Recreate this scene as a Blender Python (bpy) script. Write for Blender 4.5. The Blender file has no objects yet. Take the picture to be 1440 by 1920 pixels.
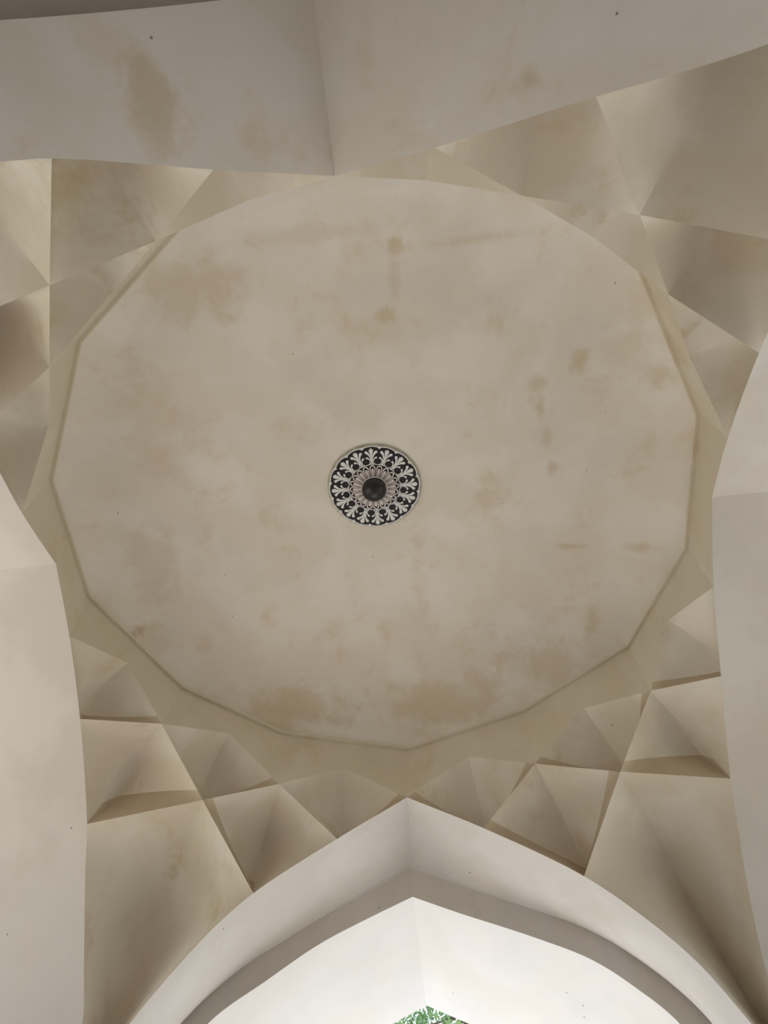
import bpy, bmesh, math, random
from mathutils import Vector, Matrix

random.seed(7)
scene = bpy.context.scene
C = scene.collection
PI = math.pi

# ------------------------------------------------------------------ camera, world, sun, exposure
cam_data = bpy.data.cameras.new('camera')
cam = bpy.data.objects.new('camera', cam_data)
C.objects.link(cam)
cam_data.sensor_fit = 'VERTICAL'
cam_data.sensor_height = 36.0
cam_data.lens = 1057.68 / 1920 * 36.0
cam_data.clip_start = 0.05
cam_data.clip_end = 500
R = Matrix(((0.9943884615, 0.0969627751, 0.0423061204),
            (0.1056051057, -0.9334698777, -0.3427558135),
            (0.0062569340, 0.3453001704, -0.9384714397)))
cam.matrix_world = Matrix.Translation((0.32726, -2.16519, 1.6)) @ R.to_4x4()
scene.camera = cam

scene.view_settings.view_transform = 'Standard'
scene.view_settings.look = 'None'
scene.view_settings.gamma = 1.0
scene.view_settings.use_curve_mapping = False
scene.view_settings.exposure = 0.98
scene.cycles.use_denoising = True
scene.cycles.max_bounces = 14
scene.cycles.diffuse_bounces = 12
scene.cycles.sample_clamp_indirect = 6.0

world = bpy.data.worlds.new('overcast_sky')
scene.world = world
world.use_nodes = True
wn = world.node_tree.nodes
wn['Background'].inputs['Color'].default_value = (0.78, 0.89, 1.0, 1)
wn['Background'].inputs['Strength'].default_value = 0.7

sun_data = bpy.data.lights.new('sun', 'SUN')
sun_data.energy = 7.5
sun_data.angle = math.radians(3)
sun_data.color = (1.0, 0.965, 0.91)
sun = bpy.data.objects.new('sun', sun_data)
C.objects.link(sun)
# comes from beyond the front arch, a little to the left, high up
sun_dir = Vector((-0.45, 1.0, 1.5)).normalized()
sun.rotation_euler = sun_dir.to_track_quat('Z', 'Y').to_euler()

# corners of the arch netting and the drum, in metres, by quarter: front/back, left/right
NODES = {
    'FL': {
        'B0': (-0.005, 3.177, 6.582), 'B1': (-1.452, 2.849, 6.599), 'B2': (-2.624, 1.919, 6.655), 'B3': (-3.278, 0.689, 6.608),
        'A0': (-0.768, 3.137, 7.059), 'A1': (-2.098, 2.507, 7.105), 'A2': (-3.06, 1.385, 7.097), 'C0': (-0.777, 3.164, 6.094),
        'C1': (-2.156, 2.574, 6.187), 'C2': (-3.261, 1.507, 6.326), 'D1': (-1.569, 3.158, 5.545), 'D2': (-3.293, 2.529, 5.948),
        'L': (-3.3, -0.046, 6.802), 'G1': (-1.596, 2.972, 7.54), 'G2': (-2.78, 2.155, 7.582), 'G3': (-3.574, 0.713, 7.533),
        'G0': (0.04, 3.43, 7.578),
    },
    'FR': {
        'B1': (1.475, 2.843, 6.599), 'B2': (2.705, 1.957, 6.583), 'B3': (3.249, 0.768, 6.58), 'A0': (0.772, 3.12, 7.073),
        'A1': (2.167, 2.526, 7.061), 'A2': (3.074, 1.424, 7.062), 'C0': (0.804, 3.163, 6.092), 'C1': (2.241, 2.578, 6.142),
        'C2': (3.233, 1.596, 6.271), 'D1': (1.67, 3.165, 5.492), 'D2': (3.243, 2.567, 5.943), 'L': (3.286, -0.08, 6.827),
        'G1': (1.586, 2.944, 7.567), 'G2': (2.879, 2.105, 7.569), 'G3': (3.477, 0.818, 7.541),
    },
    'BL': {
        'B0': (0.016, -3.139, 6.605), 'B1': (-1.478, -2.838, 6.596), 'B2': (-2.639, -1.969, 6.603), 'B3': (-3.295, -0.686, 6.572),
        'A0': (-0.805, -3.12, 7.067), 'A1': (-2.137, -2.536, 7.071), 'A2': (-3.101, -1.398, 7.059), 'C0': (-0.787, -3.168, 6.093),
        'C1': (-2.194, -2.569, 6.166), 'C2': (-3.261, -1.507, 6.326), 'D1': (-1.602, -3.201, 5.515), 'D2': (-3.293, -2.27, 6.02),
        'G1': (-1.511, -3.136, 7.56), 'G2': (-2.844, -2.159, 7.561), 'G3': (-3.565, -0.756, 7.522), 'G0': (-0.058, -3.429, 7.56),
    },
    'BR': {
        'B1': (1.451, -2.848, 6.602), 'B2': (2.637, -1.998, 6.604), 'B3': (3.254, -0.727, 6.612), 'A0': (0.758, -3.115, 7.075),
        'A1': (2.167, -2.526, 7.061), 'A2': (3.074, -1.424, 7.062), 'C0': (0.752, -3.137, 6.106), 'C1': (2.197, -2.575, 6.165),
        'C2': (3.261, -1.484, 6.323), 'D1': (1.645, -3.162, 5.506), 'D2': (3.243, -2.235, 5.90), 'G1': (1.703, -3.115, 7.56),
        'G2': (2.721, -2.435, 7.56), 'G3': (3.493, -0.734, 7.561),
    },
}

# ------------------------------------------------------------------ materials
def new_mat(name):
    m = bpy.data.materials.new(name); m.use_nodes = True
    nt = m.node_tree
    return m, nt, nt.nodes['Principled BSDF']

def noise(nt, vec, scale, detail=6, rough=0.6, dist=0.0):
    n = nt.nodes.new('ShaderNodeTexNoise')
    n.inputs['Scale'].default_value = scale; n.inputs['Detail'].default_value = detail
    n.inputs['Roughness'].default_value = rough; n.inputs['Distortion'].default_value = dist
    nt.links.new(vec, n.inputs['Vector'])
    return n.outputs['Fac']

def maprange(nt, val, a, b, c=0.0, d=1.0):
    n = nt.nodes.new('ShaderNodeMapRange'); n.interpolation_type = 'SMOOTHSTEP'
    nt.links.new(val, n.inputs['Value'])
    for k, v in zip(('From Min', 'From Max', 'To Min', 'To Max'), (a, b, c, d)): n.inputs[k].default_value = v
    return n.outputs['Result']

def mixc(nt, fac, a, b):
    n = nt.nodes.new('ShaderNodeMix'); n.data_type = 'RGBA'
    if isinstance(fac, float): n.inputs[0].default_value = fac
    else: nt.links.new(fac, n.inputs[0])
    for s, v in ((6, a), (7, b)):
        if isinstance(v, tuple): n.inputs[s].default_value = (*v, 1)
        else: nt.links.new(v, n.inputs[s])
    return n.outputs[2]

def math_(nt, op, a, b=None):
    n = nt.nodes.new('ShaderNodeMath'); n.operation = op
    for i, v in enumerate((a, b)):
        if v is None: continue
        if isinstance(v, (int, float)): n.inputs[i].default_value = v
        else: nt.links.new(v, n.inputs[i])
    return n.outputs[0]

def plaster(name, base, pale, ochre, ochre_amt=0.5, marks=(), grey=0.35, rough=0.75, bump=0.12, bounce_cut=None):
    """old lime plaster: pale patches, ochre damp stains, fine speckle; marks = stains with a place of their own"""
    m, nt, bs = new_mat(name)
    pos = nt.nodes.new('ShaderNodeNewGeometry').outputs['Position']
    sq = nt.nodes.new('ShaderNodeMapping'); sq.inputs['Scale'].default_value = (1, 1, 0.55)
    nt.links.new(pos, sq.inputs['Vector'])
    p2 = sq.outputs['Vector']
    col = mixc(nt, maprange(nt, noise(nt, p2, 1.1, 5, 0.55, 0.15), 0.40, 0.62), base, pale)
    st = math_(nt, 'MULTIPLY', maprange(nt, noise(nt, p2, 1.9, 8, 0.68, 0.25), 0.53, 0.72), ochre_amt)
    col = mixc(nt, st, col, ochre)
    g = math_(nt, 'MULTIPLY', maprange(nt, noise(nt, pos, 0.8, 6, 0.6, 0.2), 0.5, 0.68), grey)
    col = mixc(nt, g, col, tuple(c * s for c, s in zip(base, (0.90, 0.94, 1.02))))
    wob = noise(nt, pos, 3.2, 5, 0.7, 0.5)
    for (c, r, amt, mc) in marks:
        v = nt.nodes.new('ShaderNodeVectorMath'); v.operation = 'SUBTRACT'
        nt.links.new(pos, v.inputs[0]); v.inputs[1].default_value = c
        w = nt.nodes.new('ShaderNodeVectorMath'); w.operation = 'DIVIDE'
        nt.links.new(v.outputs[0], w.inputs[0]); w.inputs[1].default_value = r
        l = nt.nodes.new('ShaderNodeVectorMath'); l.operation = 'LENGTH'
        nt.links.new(w.outputs[0], l.inputs[0])
        q = math_(nt, 'ADD', l.outputs['Value'], math_(nt, 'MULTIPLY', math_(nt, 'SUBTRACT', wob, 0.5), 2.2))
        f = math_(nt, 'MULTIPLY', maprange(nt, q, 1.05, 0.15), amt)
        col = mixc(nt, f, col, mc)
    vo = nt.nodes.new('ShaderNodeTexVoronoi'); vo.inputs['Scale'].default_value = 2.6
    nt.links.new(pos, vo.inputs['Vector'])
    sp = maprange(nt, vo.outputs['Distance'], 0.030, 0.018)
    sp = math_(nt, 'MULTIPLY', sp, 0.75)
    col = mixc(nt, sp, col, (0.08, 0.06, 0.045))
    if bounce_cut:                               # unseen lower walls darkened to cut sideways bounce light
        sx = nt.nodes.new('ShaderNodeSeparateXYZ'); nt.links.new(pos, sx.inputs[0])
        col = mixc(nt, math_(nt, 'LESS_THAN', sx.outputs['Z'], 3.3), col, bounce_cut)
    nt.links.new(col, bs.inputs['Base Color'])
    bs.inputs['Roughness'].default_value = rough
    bs.inputs['Specular IOR Level'].default_value = 0.25
    b = nt.nodes.new('ShaderNodeBump'); b.inputs['Strength'].default_value = bump; b.inputs['Distance'].default_value = 0.02
    nt.links.new(math_(nt, 'ADD', noise(nt, pos, 2.2, 4, 0.5), math_(nt, 'MULTIPLY', noise(nt, pos, 24, 4, 0.6), 0.12)), b.inputs['Height'])
    nt.links.new(b.outputs['Normal'], bs.inputs['Normal'])
    return m

def plain(name, col, rough=0.6, spec=0.4, var=0.15, scale=20):
    m, nt, bs = new_mat(name)
    pos = nt.nodes.new('ShaderNodeTexCoord').outputs['Object']
    c = mixc(nt, maprange(nt, noise(nt, pos, scale, 4), 0.35, 0.65), col, tuple(x * (1 - var) for x in col))
    nt.links.new(c, bs.inputs['Base Color'])
    bs.inputs['Roughness'].default_value = rough; bs.inputs['Specular IOR Level'].default_value = spec
    return m

OC = (0.52, 0.42, 0.27); OC2 = (0.56, 0.47, 0.33); GR = (0.62, 0.60, 0.56)
dome_marks = [
    ((0.46, -2.76, 8.08), (0.10, 0.14, 0.3), 0.6, OC), ((0.42, -2.40, 8.18), (0.09, 0.45, 0.3), 0.32, OC),
    ((0.30, -2.05, 8.25), (0.13, 0.13, 0.3), 0.65, OC), ((0.2, -1.85, 8.25), (0.7, 0.3, 0.4), 0.22, OC2),
    ((1.97, -1.13, 8.22), (0.13, 0.14, 0.3), 0.5, OC), ((2.00, -0.84, 8.24), (0.08, 0.22, 0.3), 0.5, OC),
    ((2.06, -0.50, 8.25), (0.08, 0.2, 0.3), 0.45, OC), ((2.12, -0.10, 8.25), (0.10, 0.13, 0.3), 0.55, OC),
    ((2.41, -1.36, 8.10), (0.16, 0.18, 0.3), 0.65, OC), ((2.85, -1.46, 7.95), (0.42, 0.25, 0.4), 0.38, OC2),
    ((3.18, -1.15, 7.83), (0.18, 0.3, 0.4), 0.5, OC), ((0.42, 0.85, 8.37), (0.13, 0.45, 0.3), 0.32, OC),
    ((0.38, 1.5, 8.32), (0.12, 0.8, 0.4), 0.22, OC2), ((0.28, 2.5, 8.14), (0.16, 0.7, 0.4), 0.22, OC2),
    ((2.55, 1.90, 7.95), (0.14, 0.22, 0.3), 0.5, OC), ((3.10, 0.91, 7.92), (0.3, 0.10, 0.3), 0.45, OC),
    ((2.33, 0.94, 8.17), (0.28, 0.06, 0.3), 0.5, OC), ((-2.5, -1.1, 8.11), (0.6, 0.9, 0.5), 0.45, OC2),
    ((-1.75, -2.5, 7.95), (0.9, 0.5, 0.5), 0.55, OC2), ((-0.40, -2.93, 8.04), (1.3, 0.12, 0.4), 0.38, OC2),
    ((1.25, -2.70, 8.06), (1.0, 0.08, 0.4), 0.42, OC2), ((-1.55, 2.85, 7.85), (1.3, 0.45, 0.5), 0.75, OC2),
    ((0.6, 3.0, 7.9), (1.4, 0.45, 0.5), 0.65, OC2), ((2.1, 2.45, 7.9), (0.9, 0.45, 0.5), 0.6, OC2),
    ((-3.22, 1.36, 7.74), (0.09, 0.12, 0.2), 0.8, (0.36, 0.24, 0.12)), ((-3.1, 1.55, 7.74), (0.30, 0.35, 0.3), 0.45, OC2),
    ((-2.91, 0.55, 8.04), (0.4, 0.7, 0.5), 0.45, OC2), ((-0.9, -0.9, 8.36), (0.5, 0.3, 0.4), 0.2, OC2),
    ((2.95, -1.9, 7.8), (0.3, 0.3, 0.4), 0.35, OC2),
]
M_dome = plaster('aged_dome_plaster', (0.68, 0.63, 0.565), (0.73, 0.70, 0.655), (0.61, 0.52, 0.39), 0.65, dome_marks)
M_drum = plaster('aged_drum_plaster', (0.635, 0.575, 0.465), (0.675, 0.62, 0.525), (0.57, 0.47, 0.32), 0.6)
M_cell = plaster('aged_netting_plaster', (0.60, 0.54, 0.445), (0.675, 0.63, 0.56), (0.51, 0.42, 0.28), 0.8)
M_ledge = plaster('brown_ledge_plaster', (0.46, 0.375, 0.27), (0.52, 0.44, 0.33), (0.40, 0.30, 0.18), 0.6, bump=0.2)  # darker, browner plaster for some ledge strips of the cells
M_side = plaster('pale_pink_plaster', (0.575, 0.53, 0.495), (0.62, 0.59, 0.565), (0.65, 0.575, 0.48), 0.3, bounce_cut=(0.20, 0.13, 0.10))
M_front = plaster('white_limewash', (0.67, 0.67, 0.665), (0.70, 0.705, 0.71), (0.67, 0.63, 0.57), 0.22,
                  [((2.229, 4.02, 5.211), (0.05, 0.05, 0.03), 1.0, (0.03, 0.025, 0.02))], bounce_cut=(0.20, 0.13, 0.10))
M_cove = plaster('buff_cove_plaster', (0.53, 0.51, 0.485), (0.58, 0.565, 0.55), (0.49, 0.43, 0.36), 0.4,
                  [((2.229, 4.02, 5.211), (0.05, 0.05, 0.03), 1.0, (0.03, 0.025, 0.02))], bounce_cut=(0.20, 0.13, 0.10))
M_face = plaster('brownish_face_plaster', (0.51, 0.475, 0.435), (0.56, 0.53, 0.50), (0.47, 0.41, 0.34), 0.5, bump=0.2, bounce_cut=(0.20, 0.13, 0.10))
M_back = plaster('grey_buff_plaster', (0.67, 0.625, 0.565), (0.71, 0.68, 0.64), (0.60, 0.47, 0.32), 0.5, [
    ((-1.05, -3.55, 5.95), (0.16, 0.45, 0.5), 0.6, OC), ((-1.25, -3.85, 5.8), (0.25, 0.25, 0.4), 0.3, OC2),
    ((1.30, -3.35, 5.8), (0.12, 0.12, 0.3), 0.55, OC), ((0.35, -3.8, 6.4), (0.12, 0.3, 0.3), 0.25, OC2)], bounce_cut=(0.20, 0.13, 0.10))
M_floor = plaster('floor_stone', (0.50, 0.46, 0.42), (0.56, 0.52, 0.48), (0.50, 0.43, 0.34), 0.4)
M_court = plaster('pale_paving', (0.52, 0.52, 0.52), (0.57, 0.57, 0.57), (0.45, 0.42, 0.36), 0.3)
M_ground = plaster('dry_lawn', (0.27, 0.27, 0.22), (0.34, 0.33, 0.29), (0.28, 0.24, 0.18), 0.4)
M_black = plain('black_paint', (0.012, 0.010, 0.014), 0.5, 0.3)
M_white = plain('white_relief_paint', (0.80, 0.80, 0.82), 0.6, 0.3, 0.12)
M_pink = plain('pinkish_petal_paint', (0.76, 0.70, 0.70), 0.6, 0.3, 0.15)
M_plate = plain('pale_green_plaster', (0.52, 0.50, 0.42), 0.8, 0.2, 0.3, 9)
M_boss = plain('dark_bronze', (0.014, 0.015, 0.02), 0.38, 0.5, 0.4, 12)
M_bark = plain('bark', (0.16, 0.13, 0.11), 0.9, 0.2, 0.5, 3)
m, nt, bs = new_mat('green_leaves')
gi = nt.nodes.new('ShaderNodeNewGeometry')
cr = mixc(nt, gi.outputs['Random Per Island'], (0.05, 0.13, 0.04), (0.20, 0.33, 0.13))
nt.links.new(cr, bs.inputs['Base Color']); bs.inputs['Roughness'].default_value = 0.5
M_leaf = m

# ------------------------------------------------------------------ helpers
def link_mesh(name, verts, faces, mats, parent=None, smooth=True, sharp=None, mat_idx=None):
    me = bpy.data.meshes.new(name)
    me.from_pydata([tuple(v) for v in verts], [], faces)
    for mt in (mats if isinstance(mats, (list, tuple)) else [mats]): me.materials.append(mt)
    if mat_idx: me.polygons.foreach_set('material_index', mat_idx)
    me.polygons.foreach_set('use_smooth', [smooth] * len(me.polygons))
    me.validate(); me.update()
    if sharp: me.set_sharp_from_angle(angle=math.radians(sharp))
    o = bpy.data.objects.new(name, me); C.objects.link(o)
    if parent: o.parent = parent
    return o

def tag(o, label, cat=None, kind=None, group=None):
    if label: o['label'] = label
    if cat: o['category'] = cat
    if kind: o['kind'] = kind
    if group: o['group'] = group
    return o

def catmull(keys, n=40):
    """dense points through keys, list per span"""
    P = [Vector(k) for k in keys]
    P = [P[0] * 2 - P[1]] + P + [P[-1] * 2 - P[-2]]
    spans = []
    for i in range(1, len(P) - 2):
        p0, p1, p2, p3 = P[i - 1:i + 3]
        t = [0]
        for a, b in ((p0, p1), (p1, p2), (p2, p3)): t.append(t[-1] + max((b - a).length, 1e-6) ** 0.5)
        s = []
        for k in range(n + 1):
            x = t[1] + (t[2] - t[1]) * k / n
            A1 = p0 * ((t[1] - x) / (t[1] - t[0])) + p1 * ((x - t[0]) / (t[1] - t[0]))
            A2 = p1 * ((t[2] - x) / (t[2] - t[1])) + p2 * ((x - t[1]) / (t[2] - t[1]))
            A3 = p2 * ((t[3] - x) / (t[3] - t[2])) + p3 * ((x - t[2]) / (t[3] - t[2]))
            B1 = A1 * ((t[2] - x) / (t[2] - t[0])) + A2 * ((x - t[0]) / (t[2] - t[0]))
            B2 = A2 * ((t[3] - x) / (t[3] - t[1])) + A3 * ((x - t[1]) / (t[3] - t[1]))
            s.append(B1 * ((t[2] - x) / (t[2] - t[1])) + B2 * ((x - t[1]) / (t[2] - t[1])))
        spans.append(s)
    return spans

def resample(pts, n, fracs=None):
    L = [0]
    for a, b in zip(pts, pts[1:]): L.append(L[-1] + (b - a).length)
    out = []; j = 0
    for k in range(n + 1):
        d = L[-1] * (fracs[k] if fracs else k / n)
        while j < len(L) - 2 and L[j + 1] < d: j += 1
        w = 0 if L[j + 1] == L[j] else min(1, max(0, (d - L[j]) / (L[j + 1] - L[j])))
        out.append(pts[j].lerp(pts[j + 1], w))
    return out

def join(spans):
    out = list(spans[0])
    for s in spans[1:]: out += s[1:]
    return out

def straight(a, b, n=32): return [a.lerp(b, k / n) for k in range(n + 1)]

def strip(rows):
    """quads between successive rows of points (all of one length)"""
    n = len(rows[0]); v = [p for r in rows for p in r]; f = []
    for i in range(len(rows) - 1):
        for j in range(n - 1): f.append((i * n + j, i * n + j + 1, (i + 1) * n + j + 1, (i + 1) * n + j))
    return v, f

def merge(parts):
    V, F = [], []
    for v, f in parts:
        o = len(V); V += v; F += [tuple(i + o for i in q) for q in f]
    return V, F

N = {}
for q, part in NODES.items():
    for k, xyz in part.items(): N[k + q] = Vector(xyz)
for k in ('B0', 'G0'):
    for h in ('F', 'B'): N[k + h + 'R'] = N[k + h + 'L']
for h in ('L', 'R'): N['L' + 'B' + h] = N['L' + 'F' + h]
SPR = 3.6                                # springing height of the arches
QUADS = ('FL', 'FR', 'BL', 'BR')
NS = 32; NC = 32

# lower runs of the arch edges, below the netting, down to the pier corners
def V3(*a): return Vector(a)
pier = {'FL': V3(-2.65, 3.16, SPR), 'FR': V3(2.65, 3.16, SPR), 'BL': V3(-2.65, -3.16, SPR), 'BR': V3(2.65, -3.16, SPR)}
end_arch = {  # arches in the front and back walls, below D1
    'FL': [V3(-1.90, 3.16, 5.21), V3(-2.215, 3.16, 4.765), V3(-2.37, 3.16, 4.50), V3(-2.57, 3.16, 4.05)],
    'FR': [V3(2.09, 3.16, 5.045), V3(2.33, 3.16, 4.705), V3(2.48, 3.16, 4.36), V3(2.60, 3.16, 3.98)],
    'BL': [V3(-1.90, -3.16, 5.27), V3(-2.24, -3.16, 4.85), V3(-2.40, -3.16, 4.50), V3(-2.57, -3.16, 4.05)],
    'BR': [V3(1.96, -3.16, 5.30), V3(2.32, -3.16, 4.98), V3(2.50, -3.16, 4.60), V3(2.61, -3.16, 4.10)]}
side_arch = {  # arches in the left and right walls, below D2
    'FL': [V3(-3.205, 2.80, 5.59), V3(-2.95, 3.10, 4.90), V3(-2.78, 3.15, 4.52), V3(-2.68, 3.16, 4.0)],
    'FR': [V3(3.135, 2.825, 5.57), V3(3.03, 3.00, 5.235), V3(2.915, 3.125, 4.86), V3(2.835, 3.155, 4.605), V3(2.70, 3.16, 4.0)]}
side_arch['BL'] = [V3(p.x, -p.y, p.z) for p in side_arch['FL']]
side_arch['BR'] = [V3(p.x, -p.y, p.z) for p in side_arch['FR']]

E_end, E_side = {}, {}
for q in QUADS:
    s = catmull([N['B0' + q], N['C0' + q], N['D1' + q]] + end_arch[q] + [pier[q]])
    E_end[q] = [resample(s[0], NS), resample(s[1], NS), resample(join(s[2:]), NC)]
    s = catmull([N['L' + q], N['B3' + q], N['C2' + q], N['D2' + q]] + side_arch[q] + [pier[q]])
    E_side[q] = [resample(s[0], NS), resample(s[1], NS), resample(s[2], NS), resample(join(s[3:]), NC)]

def jamb(p, n=4): return straight(p, Vector((p.x, p.y, 0)), n)[1:]

# ------------------------------------------------------------------ floor and ground
g = link_mesh('ground', [(-70, -70, -0.45), (70, -70, -0.45), (70, 70, -0.45), (-70, 70, -0.45)], [(0, 1, 2, 3)], M_ground, smooth=False)
tag(g, 'dry lawn around the domed building', kind='structure')
ct = link_mesh('forecourt', [(-20, 6.6, -0.44), (20, 6.6, -0.44), (20, 40.0, -0.44), (-20, 40.0, -0.44), (-20, 6.6, -0.6), (20, 6.6, -0.6), (20, 40.0, -0.6), (-20, 40.0, -0.6)],
               [(0, 1, 2, 3), (0, 1, 5, 4), (1, 2, 6, 5), (2, 3, 7, 6), (3, 0, 4, 7)], M_court, smooth=False)
tag(ct, 'pale paved court in front of the arch', kind='structure')
W = 6.0
v, f = [], []
for i in range(9):
    for j in range(9): v.append((-6.6 + i * 1.65, -6.6 + j * 1.65, 0))
for i in range(8):
    for j in range(8): a = i * 9 + j; f.append((a, a + 9, a + 10, a + 1))
ring = [i * 9 for i in range(9)] + [8 * 9 + j for j in range(1, 9)] + [i * 9 + 8 for i in range(7, -1, -1)] + [j for j in range(7, 0, -1)]
o0 = len(v); v += [(v[i][0], v[i][1], -0.45) for i in ring]
for k in range(len(ring)): f.append((ring[k], ring[(k + 1) % len(ring)], o0 + (k + 1) % len(ring), o0 + k))
tag(link_mesh('floor', v, f, M_floor, smooth=False), 'stone floor of the domed chamber', kind='structure')

# ------------------------------------------------------------------ dome, drum and arch netting
G = []                                    # the fourteen corners of the drum, going round
for k in (0, 1, 2, 3): G.append(N['G%dFL' % k])
for k in (3, 2, 1, 0): G.append(N['G%dBL' % k])
for k in (1, 2, 3): G.append(N['G%dBR' % k])
for k in (3, 2, 1): G.append(N['G%dFR' % k])
ctr = Vector((-0.063, -0.03, 0))
SUB = 8
def polyring(inset, z_add, wob=0):
    out = []
    for k in range(14):
        a, b = G[k], G[(k + 1) % 14]
        for s in range(SUB):
            p = a.lerp(b, s / SUB); d = Vector((p.x - ctr.x, p.y - ctr.y, 0))
            q = p - d.normalized() * inset
            out.append(Vector((q.x, q.y, p.z + z_add)))
    return out
APEX = 8.43; RIM = 0.06
base = polyring(0.015, RIM)
rings = [base]
NR = 30
for i in range(1, NR):
    th = (PI / 2) * i / NR
    s = math.cos(th) ** 1.0; h = math.sin(th)
    row = []
    for p in base:
        d = Vector((p.x - ctr.x, p.y - ctr.y, 0)); Rr = d.length
        w = min(1.0, (1 - s) / 0.10) ; w = w * w * (3 - 2 * w)
        Rm = Rr * (1 - w) + 3.52 * w
        row.append(Vector((ctr.x + d.x / Rr * Rm * s, ctr.y + d.y / Rr * Rm * s, p.z * (1 - h) + APEX * h)))
    rings.append(row)
closed = [r + [r[0]] for r in rings]
v, f = strip(closed)
n1 = len(closed[0]); last = (len(closed) - 1) * n1
v.append(Vector((ctr.x, ctr.y, APEX)))
for j in range(n1 - 1): f.append((last + j, last + j + 1, len(v) - 1))
bmv = bmesh.new()
ceiling = link_mesh('ceiling', v, f, M_dome)
bmv.from_mesh(ceiling.data); bmesh.ops.remove_doubles(bmv, verts=bmv.verts, dist=0.0005); bmv.to_mesh(ceiling.data); bmv.free()
tag(ceiling, 'shallow plastered dome with ochre damp stains above a fourteen-sided drum', kind='structure')

prof = [(0.0, 0.0), (0.042, -0.004), (0.046, 0.018), (0.020, 0.030), (0.015, RIM)]
rows = [(lambda r: r + [r[0]])(polyring(a, b)) for a, b in prof]
v, f = strip(rows)
tag(link_mesh('trim_1', v, f, M_drum, sharp=30), 'thin plaster ledge running round the foot of the dome', kind='structure')

# drum facets, their lower edges cut by the pointed heads of the netting
def facet(poly, mat=M_drum):
    link_mesh('drum_facet', poly, [tuple(range(len(poly)))], mat, ceiling, smooth=False)
for q in QUADS:
    for k in (0, 1, 2):
        facet([N['B%d%s' % (k, q)], N['A%d%s' % (k, q)], N['B%d%s' % (k + 1, q)], N['G%d%s' % (k + 1, q)], N['G%d%s' % (k, q)]])
for qa, qb in (('FL', 'BL'), ('FR', 'BR')):
    low = list(reversed(E_side[qa][0])) + E_side[qb][0][1:]          # B3 front .. apex .. B3 back
    top = resample([N['G3' + qa], N['G3' + qb]], len(low) - 1)
    v, f = strip([low, [a.lerp(b, 0.5) for a, b in zip(low, top)], top])
    link_mesh('drum_facet', v, f, M_drum, ceiling, sharp=30)

def prof_top(t, w, lin):                        # springs away from the rib like the soffit of a small arch
    return (1 - lin) * (1 - (1 - min(1.0, t / (0.72 * w))) ** 2) + lin * t
def prof_low(t, w, ledge):                 # back to the rib below: a brown kinked ledge, or a soft flare
    soft = 1 - (1 - min(1.0, t / 0.6)) ** 2
    return 0.42 * min(1.0, t / w) + 0.58 * soft if ledge else soft
def cell(T, Lf, Rt, B, TL, TR, LB, RB, depth, wt=1.0, wl=0.13, ledge=(1, 1), n=NS, low_pow=None, lin=0.2, p=None):
    # p: None gives a sharp groin down the niche, small values melt it into a smooth hollow
    def sm(a, b):
        if p is None: return min(a, b)
        if a <= 0 or b <= 0: return 0.0
        return a * b / (a ** p + b ** p) ** (1 / p)
    # TL, TR, LB, RB are lists of n+1 points along the four edges
    if p and p >= 3: depth *= 1.45; wt *= 0.75
    nrm = (B - T).cross(Lf - Rt).normalized()
    mid = (T + B + Lf + Rt) / 4
    if nrm.dot(Vector((mid.x, mid.y, 0))) < 0: nrm.negate()
    V_, F_, mi = [], [], []
    for i in range(n + 1):
        u = i / n
        for j in range(n + 1):
            w = j / n
            c = TL[j] * (1 - u) + RB[j] * u + TR[i] * (1 - w) + LB[i] * w
            c -= T * ((1 - u) * (1 - w)) + Rt * (u * (1 - w)) + Lf * ((1 - u) * w) + B * (u * w)
            a = prof_top(sm(u, w), wt, lin)
            if low_pow: b = 1 - (1 - min(1, sm(1 - u, 1 - w) / wl)) ** low_pow
            else: b = min(prof_low(1 - w, wl, ledge[0]), prof_low(1 - u, wl, ledge[1]))
            # the niche deepens towards its foot
            V_.append(c + nrm * (depth * a * b))
    for i in range(n):
        for j in range(n):
            a = i * (n + 1) + j; b = a + 1; c = a + n + 2; d = a + n + 1
            F_ += [(a, b, c), (a, c, d)]
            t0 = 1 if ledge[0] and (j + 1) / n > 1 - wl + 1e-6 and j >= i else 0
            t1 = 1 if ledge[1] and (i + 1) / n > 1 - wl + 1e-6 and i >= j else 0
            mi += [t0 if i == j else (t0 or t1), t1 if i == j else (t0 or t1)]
    return link_mesh('netting_cell', V_, F_, [M_cell, M_ledge], ceiling, sharp=24, mat_idx=mi)

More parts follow.
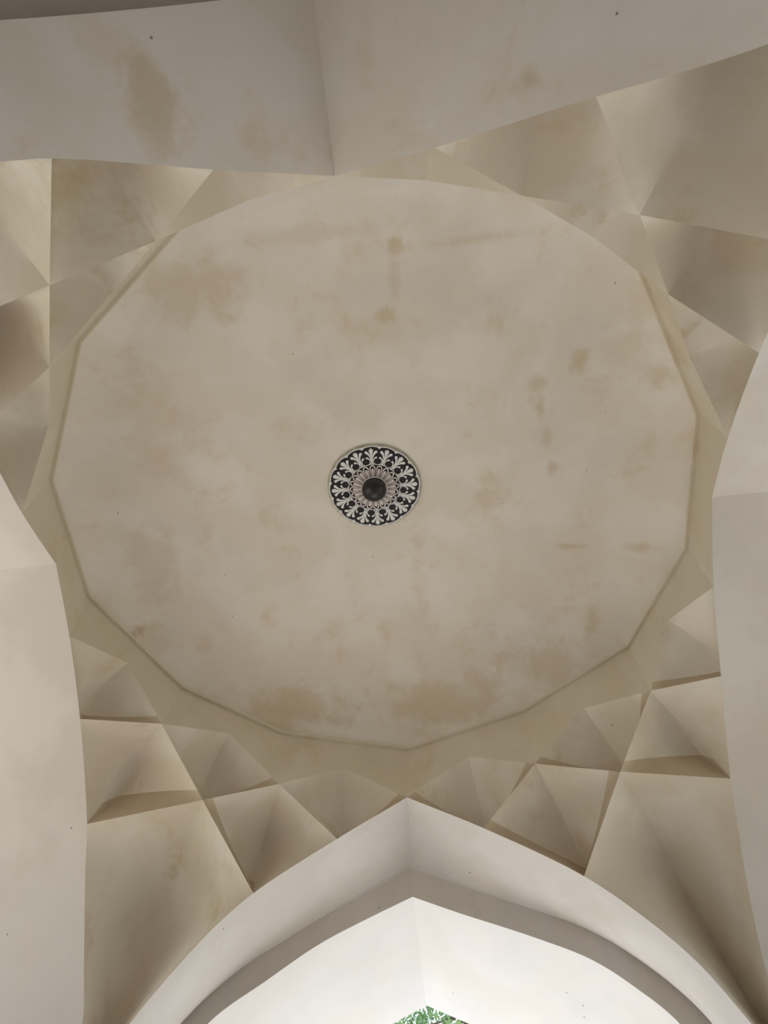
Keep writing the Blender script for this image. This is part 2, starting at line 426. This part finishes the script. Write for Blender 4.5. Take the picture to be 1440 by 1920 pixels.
for q in QUADS:
    n_ = lambda s: N[s + q]
    rv = lambda s: list(reversed(s))
    wl = 4 / NS
    pw = None if q in ('FL', 'FR') else 4.0
    ln = {'FL': 0.30, 'FR': 0.50}.get(q, 0.15)
    # which lower edges carry a brown ledge: (edge from Lf to the foot, edge from Rt to the foot)
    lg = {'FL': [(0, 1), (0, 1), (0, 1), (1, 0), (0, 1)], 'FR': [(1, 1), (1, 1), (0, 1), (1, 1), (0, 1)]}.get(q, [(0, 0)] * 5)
    # upper row, heads in the drum
    cell(n_('A0'), n_('B1'), n_('B0'), n_('C0'), straight(n_('A0'), n_('B1')), straight(n_('A0'), n_('B0')), straight(n_('B1'), n_('C0')), E_end[q][0], 0.42, wl=wl, lin=ln, p=pw, ledge=lg[0])
    cell(n_('A1'), n_('B2'), n_('B1'), n_('C1'), straight(n_('A1'), n_('B2')), straight(n_('A1'), n_('B1')), straight(n_('B2'), n_('C1')), straight(n_('B1'), n_('C1')), 0.48, wl=wl, lin=ln, p=pw, ledge=lg[1])
    cell(n_('A2'), n_('B3'), n_('B2'), n_('C2'), straight(n_('A2'), n_('B3')), straight(n_('A2'), n_('B2')), E_side[q][1], straight(n_('B2'), n_('C2')), 0.42, wl=wl, lin=ln, p=pw, ledge=lg[2])
    # middle row
    cell(n_('B1'), n_('C1'), n_('C0'), n_('D1'), straight(n_('B1'), n_('C1')), straight(n_('B1'), n_('C0')), straight(n_('C1'), n_('D1')), E_end[q][1], 0.66, wl=wl, lin=ln, p=pw, ledge=lg[3])
    cell(n_('B2'), n_('C2'), n_('C1'), n_('D2'), straight(n_('B2'), n_('C2')), straight(n_('B2'), n_('C1')), E_side[q][2], straight(n_('C1'), n_('D2')), 0.66, wl=wl, lin=ln, p=pw, ledge=lg[4])
    # the tall corner squinch
    P = pier[q]
    cell(n_('C1'), n_('D2'), n_('D1'), P, straight(n_('C1'), n_('D2'), NC), straight(n_('C1'), n_('D1'), NC), E_side[q][3], E_end[q][2], 1.15,
         wt=0.8, wl=0.55, ledge=(0, 0), n=NC, low_pow=1.8, lin={'FL': 0.25, 'FR': 0.70}.get(q, 0.2), p={'FL': 2.6, 'FR': None}.get(q, 3.0))

# ------------------------------------------------------------------ walls: arches, vaults behind them, outer faces
def facade(halves, axis, at, mat, parent):
    """outer wall face round the opening; halves = two curves apex..springing..floor"""
    parts = []
    for h in halves:
        sgn = 1 if (h[-1][1 - axis] > 0) else -1
        low = [Vector(p) for p in h]
        for p in low: p[axis] = at
        up = [Vector(p) for p in low]
        for p in up: p.z = 9.6
        parts.append(strip([low, up]))
        a = low[-1]; lim = sgn * 6.0
        c = [Vector(a), Vector(a), Vector(a), Vector(a)]
        c[1].z = 9.6; c[2].z = 9.6; c[2][1 - axis] = lim; c[3][1 - axis] = lim
        parts.append((c, [(0, 1, 2, 3)]))
    v, f = merge(parts)
    return link_mesh('outer_face', v, f, mat, parent, smooth=False)

def to_plane(curve, axis, at):
    out = []
    for p in curve:
        q = Vector(p); q[axis] = at; out.append(q)
    return out

# left and right: plain pointed barrels
for side, qa, qb, sg, lab in (('left', 'FL', 'BL', -1, 'left wall with a wide pointed arch and plain pinkish soffit'),
                              ('right', 'FR', 'BR', 1, 'right wall with a wide pointed arch and plain pinkish soffit')):
    halves = [join(E_side[q]) + jamb(pier[q]) for q in (qa, qb)]
    parts = []
    for h in halves:
        far = to_plane(h, 0, sg * W)
        parts.append(strip([[a.lerp(b, t) for a, b in zip(h, far)] for t in (0, 0.25, 0.6, 1)]))
    v, f = merge(parts)
    w = link_mesh('wall_' + side, v, f, M_side, sharp=35)
    tag(w, lab, kind='structure')
    facade(halves, 0, sg * W, M_side, w)

# front: coved rebate round the arch, then the inner arch and its bright vault
D_IN = 4.06
inner = {'FL': [V3(-0.04, D_IN, 6.045), V3(-0.535, D_IN, 5.84), V3(-1.04, D_IN, 5.61), V3(-1.545, D_IN, 5.295), V3(-2.045, D_IN, 4.955), V3(-2.33, D_IN, 4.5), V3(-2.50, D_IN, 4.0), V3(-2.55, D_IN, SPR)],
         'FR': [V3(-0.04, D_IN, 6.045), V3(0.45, D_IN, 5.835), V3(1.185, D_IN, 5.54), V3(1.70, D_IN, 5.295), V3(2.01, D_IN, 5.045), V3(2.285, D_IN, 4.74), V3(2.48, D_IN, 4.20), V3(2.55, D_IN, SPR)]}
D_K = 4.02                                # foot of the cove, where it meets the flat face of the inner arch
crook = {'FL': [V3(-0.064, D_K, 6.364), V3(-0.54, D_K, 6.109), V3(-1.015, D_K, 5.873), V3(-1.435, D_K, 5.634), V3(-1.81, D_K, 5.404), V3(-2.279, D_K, 5.016), V3(-2.60, D_K, 4.6), V3(-2.76, D_K, 4.1), V3(-2.80, D_K, SPR)],
         'FR': [V3(-0.064, D_K, 6.364), V3(0.713, D_K, 6.022), V3(1.496, D_K, 5.681), V3(1.824, D_K, 5.511), V3(2.116, D_K, 5.308), V3(2.40, D_K, 5.051), V3(2.62, D_K, 4.75), V3(2.76, D_K, 4.2), V3(2.80, D_K, SPR)]}
wf = None; vault_parts, cove_parts, face_parts, fh = [], [], [], []
for q in ('FL', 'FR'):
    o = join(E_end[q]); L = [0]
    for a, b in zip(o, o[1:]): L.append(L[-1] + (b - a).length)
    fr = [l / L[-1] for l in L]
    i_ = resample(join(catmull(inner[q])), len(o) - 1, fr)
    o = o + jamb(pier[q]); i_ = i_ + jamb(inner[q][-1])
    k_ = resample(join(catmull(crook[q])), len(i_) - 5, fr) + jamb(crook[q][-1])
    rows = []
    for al, be in [(0, 0), (0.01, 0.14), (0.04, 0.30), (0.10, 0.46), (0.19, 0.61), (0.31, 0.745), (0.46, 0.86), (0.63, 0.94), (0.81, 0.985), (1, 1.0)]:
        rows.append([Vector((a.x + (b.x - a.x) * al, a.y + (b.y - a.y) * be, a.z + (b.z - a.z) * al)) for a, b in zip(o, k_)])
    face_parts.append(strip([[a.lerp(b, t) for a, b in zip(k_, i_)] for t in (0, 0.35, 0.7, 1)]))
    cove_parts.append(strip(rows))
    far = to_plane(i_, 1, 5.98); fh.append(i_)
    vault_parts.append(strip([[a.lerp(b, t) for a, b in zip(i_, far)] for t in (0, 0.25, 0.5, 0.75, 1)]))
v, f = merge(cove_parts)
wf = link_mesh('wall_front', v, f, M_cove, sharp=30)
tag(wf, 'front wall: coved pointed arch opening towards the trees', kind='structure')
v, f = merge(face_parts)
link_mesh('arch_face', v, f, M_face, wf, sharp=30)
v, f = merge(vault_parts)
link_mesh('arch_vault', v, f, M_front, wf, sharp=30)
facade(fh, 1, 5.98, M_front, wf)

# back: plain soffit ending on a slightly skewed arris, a higher porch vault beyond
halves = [join(E_end[q]) + jamb(pier[q]) for q in ('BL', 'BR')]
parts, steps, porch, bh = [], [], [], []
for h in halves:
    far = [Vector((p.x, -4.16 - 0.258 * (p.x + 0.525), p.z)) for p in h]
    parts.append(strip([[a.lerp(b, t) for a, b in zip(h, far)] for t in (0, 0.3, 0.65, 1)]))
    up = [Vector((p.x * 1.10, p.y, p.z + 0.38 * min(1, max(0, (p.z - 0.0) / 3)))) for p in far]
    steps.append(strip([far, up]))
    out = to_plane(up, 1, -W); bh.append(out)
    porch.append(strip([up, [a.lerp(b, 0.5) for a, b in zip(up, out)], out]))
v, f = merge(parts)
wb = link_mesh('wall_back', v, f, M_back, sharp=30)
tag(wb, 'back wall: stained buff soffit of the pointed arch overhead', kind='structure')
v, f = merge(steps + porch)
link_mesh('porch_vault', v, f, M_back, wb, sharp=30)
facade(bh, 1, -W, M_back, wb)
ev, ef = merge([strip([h, [Vector((0, p.y, p.z)) for p in h]]) for h in bh])
link_mesh('light_stop_wall', ev, ef, M_back, wb, smooth=False)  # unseen wall added behind the back arch to keep daylight out
rv_, rf_ = [], []
for i in range(2):
    z = 9.6 + 0.4 * i
    rv_ += [(-6, -6, z), (6, -6, z), (6, 6, z), (-6, 6, z)]
rf_ = [(0, 1, 2, 3), (4, 5, 6, 7), (0, 1, 5, 4), (1, 2, 6, 5), (2, 3, 7, 6), (3, 0, 4, 7)]
tag(link_mesh('roof_slab', rv_, rf_, M_front, smooth=False), 'flat roof over the domed chamber, out of view', kind='structure')

# ------------------------------------------------------------------ carved medallion at the crown of the dome
MZ = 8.385
med = bpy.data.objects.new('ceiling_medallion', None); C.objects.link(med)
med.location = (-0.063, -0.034, MZ)
med.scale = (1.0, 0.925, 1.0)
tag(med, 'round black and white carved flower medallion at the crown of the dome', 'medallion')

def flat(outline, z0, z1, V_, F_):
    """a flat carved piece: outline as polygon, top at z0 (against the plate), face at z1 (towards the floor)"""
    n = len(outline); o = len(V_)
    V_ += [(x, y, z1) for x, y in outline] + [(x, y, z0) for x, y in outline]
    F_.append(tuple(o + k for k in range(n)))
    for k in range(n): F_.append((o + k, o + (k + 1) % n, o + n + (k + 1) % n, o + n + k))

def ribbon(path, widths, z0, z1, V_, F_):
    n = len(path); L, Rr = [], []
    for k in range(n):
        a = path[max(0, k - 1)]; b = path[min(n - 1, k + 1)]
        dx, dy = b[0] - a[0], b[1] - a[1]; l = math.hypot(dx, dy) or 1
        nx, ny = -dy / l, dx / l; w = widths[k] / 2
        L.append((path[k][0] + nx * w, path[k][1] + ny * w)); Rr.append((path[k][0] - nx * w, path[k][1] - ny * w))
    for k in range(n - 1):
        flat([L[k], L[k + 1], Rr[k + 1], Rr[k]], z0, z1, V_, F_)

def disc_mesh(name, rfun, z0, z1, mat, n=160, inner=0.0):
    v, f = [], []
    v.append((0, 0, z1))
    for k in range(n): t = 2 * PI * k / n; r = rfun(t); v.append((r * math.cos(t), r * math.sin(t), z1))
    for k in range(n): t = 2 * PI * k / n; r = rfun(t); v.append((r * math.cos(t), r * math.sin(t), z0))
    for k in range(n):
        k2 = (k + 1) % n
        f.append((0, 1 + k, 1 + k2)); f.append((1 + k, 1 + n + k, 1 + n + k2, 1 + k2))
    return link_mesh(name, v, f, mat, med, smooth=False)

NP = 16
PH = PI / 2 - PI / NP * 0.35 + 0.085
disc_mesh('backing_plate', lambda t: 0.590, 0.06, 0.012, M_plate)
disc_mesh('scalloped_rim', lambda t: 0.566 + 0.010 * abs(math.cos(NP / 2 * (t - PH))), 0.014, -0.006, M_white)
disc_mesh('dark_ground', lambda t: 0.540 + 0.022 * abs(math.cos(NP / 2 * (t - PH))) ** 0.6, -0.004, -0.010, M_black, 320)

def drop(p0, p1, p2, w0, w1, V_, F_, n=10, z1=-0.020):
    path, wd = [], []
    for k in range(n + 1):
        t = k / n
        path.append(((1 - t) ** 2 * p0[0] + 2 * t * (1 - t) * p1[0] + t * t * p2[0], (1 - t) ** 2 * p0[1] + 2 * t * (1 - t) * p1[1] + t * t * p2[1]))
        wd.append(w0 + (w1 - w0) * t ** 1.6)
    ribbon(path, wd, -0.008, z1, V_, F_)
    # rounded end
    ex, ey = path[-1]; flat([(ex + w1 / 2 * math.cos(a * PI / 6), ey + w1 / 2 * math.sin(a * PI / 6)) for a in range(12)], -0.008, z1, V_, F_)

hw = 0.345 * math.tan(PI / NP)
V_, F_ = [], []
# spear leaf with a three-toothed tip
flat([(-0.003, 0.325), (-0.007, 0.42), (-0.014, 0.46), (-0.024, 0.500), (-0.030, 0.530), (-0.017, 0.522), (-0.010, 0.545), (0, 0.536), (0.010, 0.545), (0.017, 0.522), (0.030, 0.530), (0.024, 0.500), (0.014, 0.46), (0.007, 0.42), (0.003, 0.325)], -0.008, -0.022, V_, F_)
for s in (-1, 1):
    drop((s * 0.008, 0.335), (s * 0.006, 0.455), (s * 0.062, 0.492), 0.004, 0.036, V_, F_)
flat([(-0.026, 0.322), (0, 0.352), (0.026, 0.322)], -0.008, -0.020, V_, F_)
pal_me = None
def spin(name, V_, F_, mat, count, phase, parent=med):
    me = None
    for k in range(count):
        if me is None:
            o = link_mesh(name, V_, F_, mat, parent, smooth=False); me = o.data
        else:
            o = bpy.data.objects.new(name, me); C.objects.link(o); o.parent = parent
        o.rotation_euler = (0, 0, phase + 2 * PI * k / count)
spin('palmette', V_, F_, M_white, NP, PH - PI / 2)
V_, F_ = [], []
arc = [(0.056 * math.cos(a), 0.376 + 0.056 * math.sin(a)) for a in [math.radians(200 - 10) + math.radians(160) * k / 16 for k in range(17)]]
ribbon(arc, [0.009] * 17, -0.008, -0.020, V_, F_)
for s in (-1, 1):
    ribbon([(s * 0.056, 0.366), (s * 0.062, 0.40), (s * 0.066, 0.43)], [0.007, 0.005, 0.003], -0.008, -0.020, V_, F_)
    drop((s * 0.050, 0.350), (s * 0.054, 0.405), (s * 0.024, 0.417), 0.004, 0.026, V_, F_)
spin('scroll', V_, F_, M_white, NP, PH - PI / 2 + PI / NP)
V_, F_ = [], []
for (x, y, r) in ((-0.013, 0.556, 0.010), (0.013, 0.556, 0.010), (0, 0.545, 0.010), (0, 0.565, 0.011)):
    flat([(x + r * math.cos(a * PI / 5), y + r * math.sin(a * PI / 5)) for a in range(10)], -0.004, -0.018, V_, F_)
spin('bud', V_, F_, M_white, NP, PH - PI / 2 + PI / NP)

# raised inner flower
def cone(name, r0, z0, r1, z1, mat, th=0.01, n=96):
    v, f = [], []
    for r, z in ((r0, z0 + th), (r0, z0), (r1, z1), (r1, z1 + th)):
        for k in range(n): t = 2 * PI * k / n; v.append((r * math.cos(t), r * math.sin(t), z))
    for i in range(3):
        for k in range(n): k2 = (k + 1) % n; f.append((i * n + k, i * n + k2, (i + 1) * n + k2, (i + 1) * n + k))
    return link_mesh(name, v, f, mat, med, sharp=30)
cone('flower_ground', 0.322, -0.010, 0.06, -0.075, M_black, 0.02)
V_, F_ = [], []
v, f = [], []
for r, z in ((0.326, -0.008), (0.326, -0.020), (0.320, -0.020), (0.320, -0.008)):
    for k in range(96): t = 2 * PI * k / 96; v.append((r * math.cos(t), r * math.sin(t), z))
for i in range(3):
    for k in range(96): k2 = (k + 1) % 96; f.append((i * 96 + k, i * 96 + k2, (i + 1) * 96 + k2, (i + 1) * 96 + k))
link_mesh('bead_ring', v, f, M_white, med, sharp=30)
def tilt(V_, i0=0):
    for k in range(i0, len(V_)):
        x, y, z = V_[k]; V_[k] = (x, y, z - 0.012 - (0.322 - y) * 0.25)
V_, F_ = [], []
path = [(-0.016, 0.165), (-0.026, 0.22)] + [(0.031 * math.cos(PI - a * PI / 8), 0.272 + 0.034 * math.sin(PI - a * PI / 8)) for a in range(9)] + [(0.026, 0.22), (0.016, 0.165)]
ribbon(path, [0.006, 0.008] + [0.014] * 9 + [0.008, 0.006], 0.0, -0.012, V_, F_)
flat([(-0.006, 0.165), (-0.014, 0.225), (-0.015, 0.252), (-0.008, 0.270), (0.008, 0.270), (0.015, 0.252), (0.014, 0.225), (0.006, 0.165)], 0.0, -0.012, V_, F_)
tilt(V_)
spin('petal', V_, F_, M_pink, 20, PH - PI / 2)
# hanging boss with a pale collar
def lathe(name, pr, mat, n=48):
    v, f = [], []
    for r, z in pr:
        for k in range(n): t = 2 * PI * k / n; v.append((r * math.cos(t), r * math.sin(t), z))
    for i in range(len(pr) - 1):
        for k in range(n): k2 = (k + 1) % n; f.append((i * n + k, i * n + k2, (i + 1) * n + k2, (i + 1) * n + k))
    return link_mesh(name, v, f, mat, med, sharp=40)
lathe('collar', [(0.150, -0.04), (0.168, -0.062), (0.164, -0.072), (0.152, -0.070), (0.145, -0.05)], M_pink)
lathe('boss', [(0.06, -0.05), (0.10, -0.062), (0.135, -0.085), (0.150, -0.115), (0.152, -0.15), (0.143, -0.185), (0.122, -0.215), (0.090, -0.238), (0.050, -0.250), (0.020, -0.255), (0.001, -0.262)], M_boss)

# ------------------------------------------------------------------ trees seen through the front arch
def tube_pts(path, radii, V_, F_, n=7):
    o = len(V_)
    for k, p in enumerate(path):
        a = path[max(0, k - 1)]; b = path[min(len(path) - 1, k + 1)]
        d = (b - a).normalized(); s = d.cross(Vector((0.3, 0.9, 0.2))).normalized(); t = d.cross(s)
        for j in range(n):
            an = 2 * PI * j / n; V_.append(p + (s * math.cos(an) + t * math.sin(an)) * radii[k])
    for k in range(len(path) - 1):
        for j in range(n): F_.append((o + k * n + j, o + k * n + (j + 1) % n, o + (k + 1) * n + (j + 1) % n, o + (k + 1) * n + j))

def tree(x, y, h, r, label, nleaf=20000, seed=1):
    rnd = random.Random(seed)
    root = bpy.data.objects.new('leafy_tree', None); C.objects.link(root); root.location = (x, y, -0.45)
    tag(root, label, 'tree')
    V_, F_ = [], []
    top = Vector((rnd.uniform(-.5, .5), rnd.uniform(-.5, .5), h * 0.62))
    tube_pts([Vector((0, 0, -0.3)), Vector((0.1, 0, h * .2)), Vector((-.1, .1, h * .4)), top], [.38, .30, .24, .16], V_, F_, 10)
    link_mesh('trunk', V_, F_, M_bark, root)
    tips = []
    for b in range(9):
        a = 2 * PI * b / 9 + rnd.uniform(-.3, .3)
        s = Vector((0, 0, h * rnd.uniform(.36, .60))); e = Vector((math.cos(a) * r * .8, math.sin(a) * r * .8, h * rnd.uniform(.6, .92)))
        m_ = s.lerp(e, .5) + Vector((0, 0, rnd.uniform(-.3, .6)))
        V_, F_ = [], []
        tube_pts([s, m_, e], [.12, .08, .03], V_, F_)
        tips += [m_, e, s.lerp(e, .75)]
        for c in range(3):
            e2 = m_.lerp(e, rnd.random()) + Vector((rnd.uniform(-1, 1), rnd.uniform(-1, 1), rnd.uniform(.2, 1.3)))
            tube_pts([m_, m_.lerp(e2, .5) + Vector((0, 0, .1)), e2], [.05, .03, .012], V_, F_, 5); tips.append(e2)
        link_mesh('branch', V_, F_, M_bark, root)
    tips.append(top + Vector((0, 0, h * .25)))
    v, f = [], []
    for k in range(nleaf):
        c = rnd.choice(tips) + Vector((rnd.gauss(0, .75), rnd.gauss(0, .75), rnd.gauss(0, .6)))
        d = Vector((rnd.gauss(0, 1), rnd.gauss(0, 1), rnd.gauss(0, 1))).normalized()
        s = d.cross(Vector((rnd.gauss(0, 1), rnd.gauss(0, 1), rnd.gauss(0, 1)))).normalized()
        L_ = rnd.uniform(.09, .17); o = len(v)
        v += [c, c + d * L_ * .5 + s * L_ * .3, c + d * L_, c + d * L_ * .5 - s * L_ * .3]; f.append((o, o + 1, o + 2, o + 3))
    fo = link_mesh('foliage', v, f, M_leaf, root, smooth=False); fo['kind'] = 'stuff'
    return root
near_tree = tree(2.4, 13.2, 11.2, 2.6, 'tall leafy tree just outside, seen in the right half of the small arch opening', seed=3)
tree(-3.0, 22.0, 17.0, 2.8, 'leafy tree in the left half of the small arch opening', seed=5)
tree(0.6, 31.5, 23.5, 3.6, 'taller tree behind, between the two nearer trees outside the arch', seed=9)
V_, F_ = [], []
tube_pts([Vector(p) for p in ((0, 0, 7.0), (-0.8, -0.1, 8.9), (-1.7, -0.3, 9.85), (-2.35, -0.35, 10.15), (-2.9, -0.4, 10.42), (-3.6, -0.4, 10.7))], [.10, .07, .045, .032, .025, .012], V_, F_)
tube_pts([Vector(p) for p in ((-1.7, -0.3, 9.85), (-2.2, -0.5, 9.9), (-2.8, -0.6, 9.7))], [.05, .03, .012], V_, F_, 5)
link_mesh('branch', V_, F_, M_bark, near_tree)
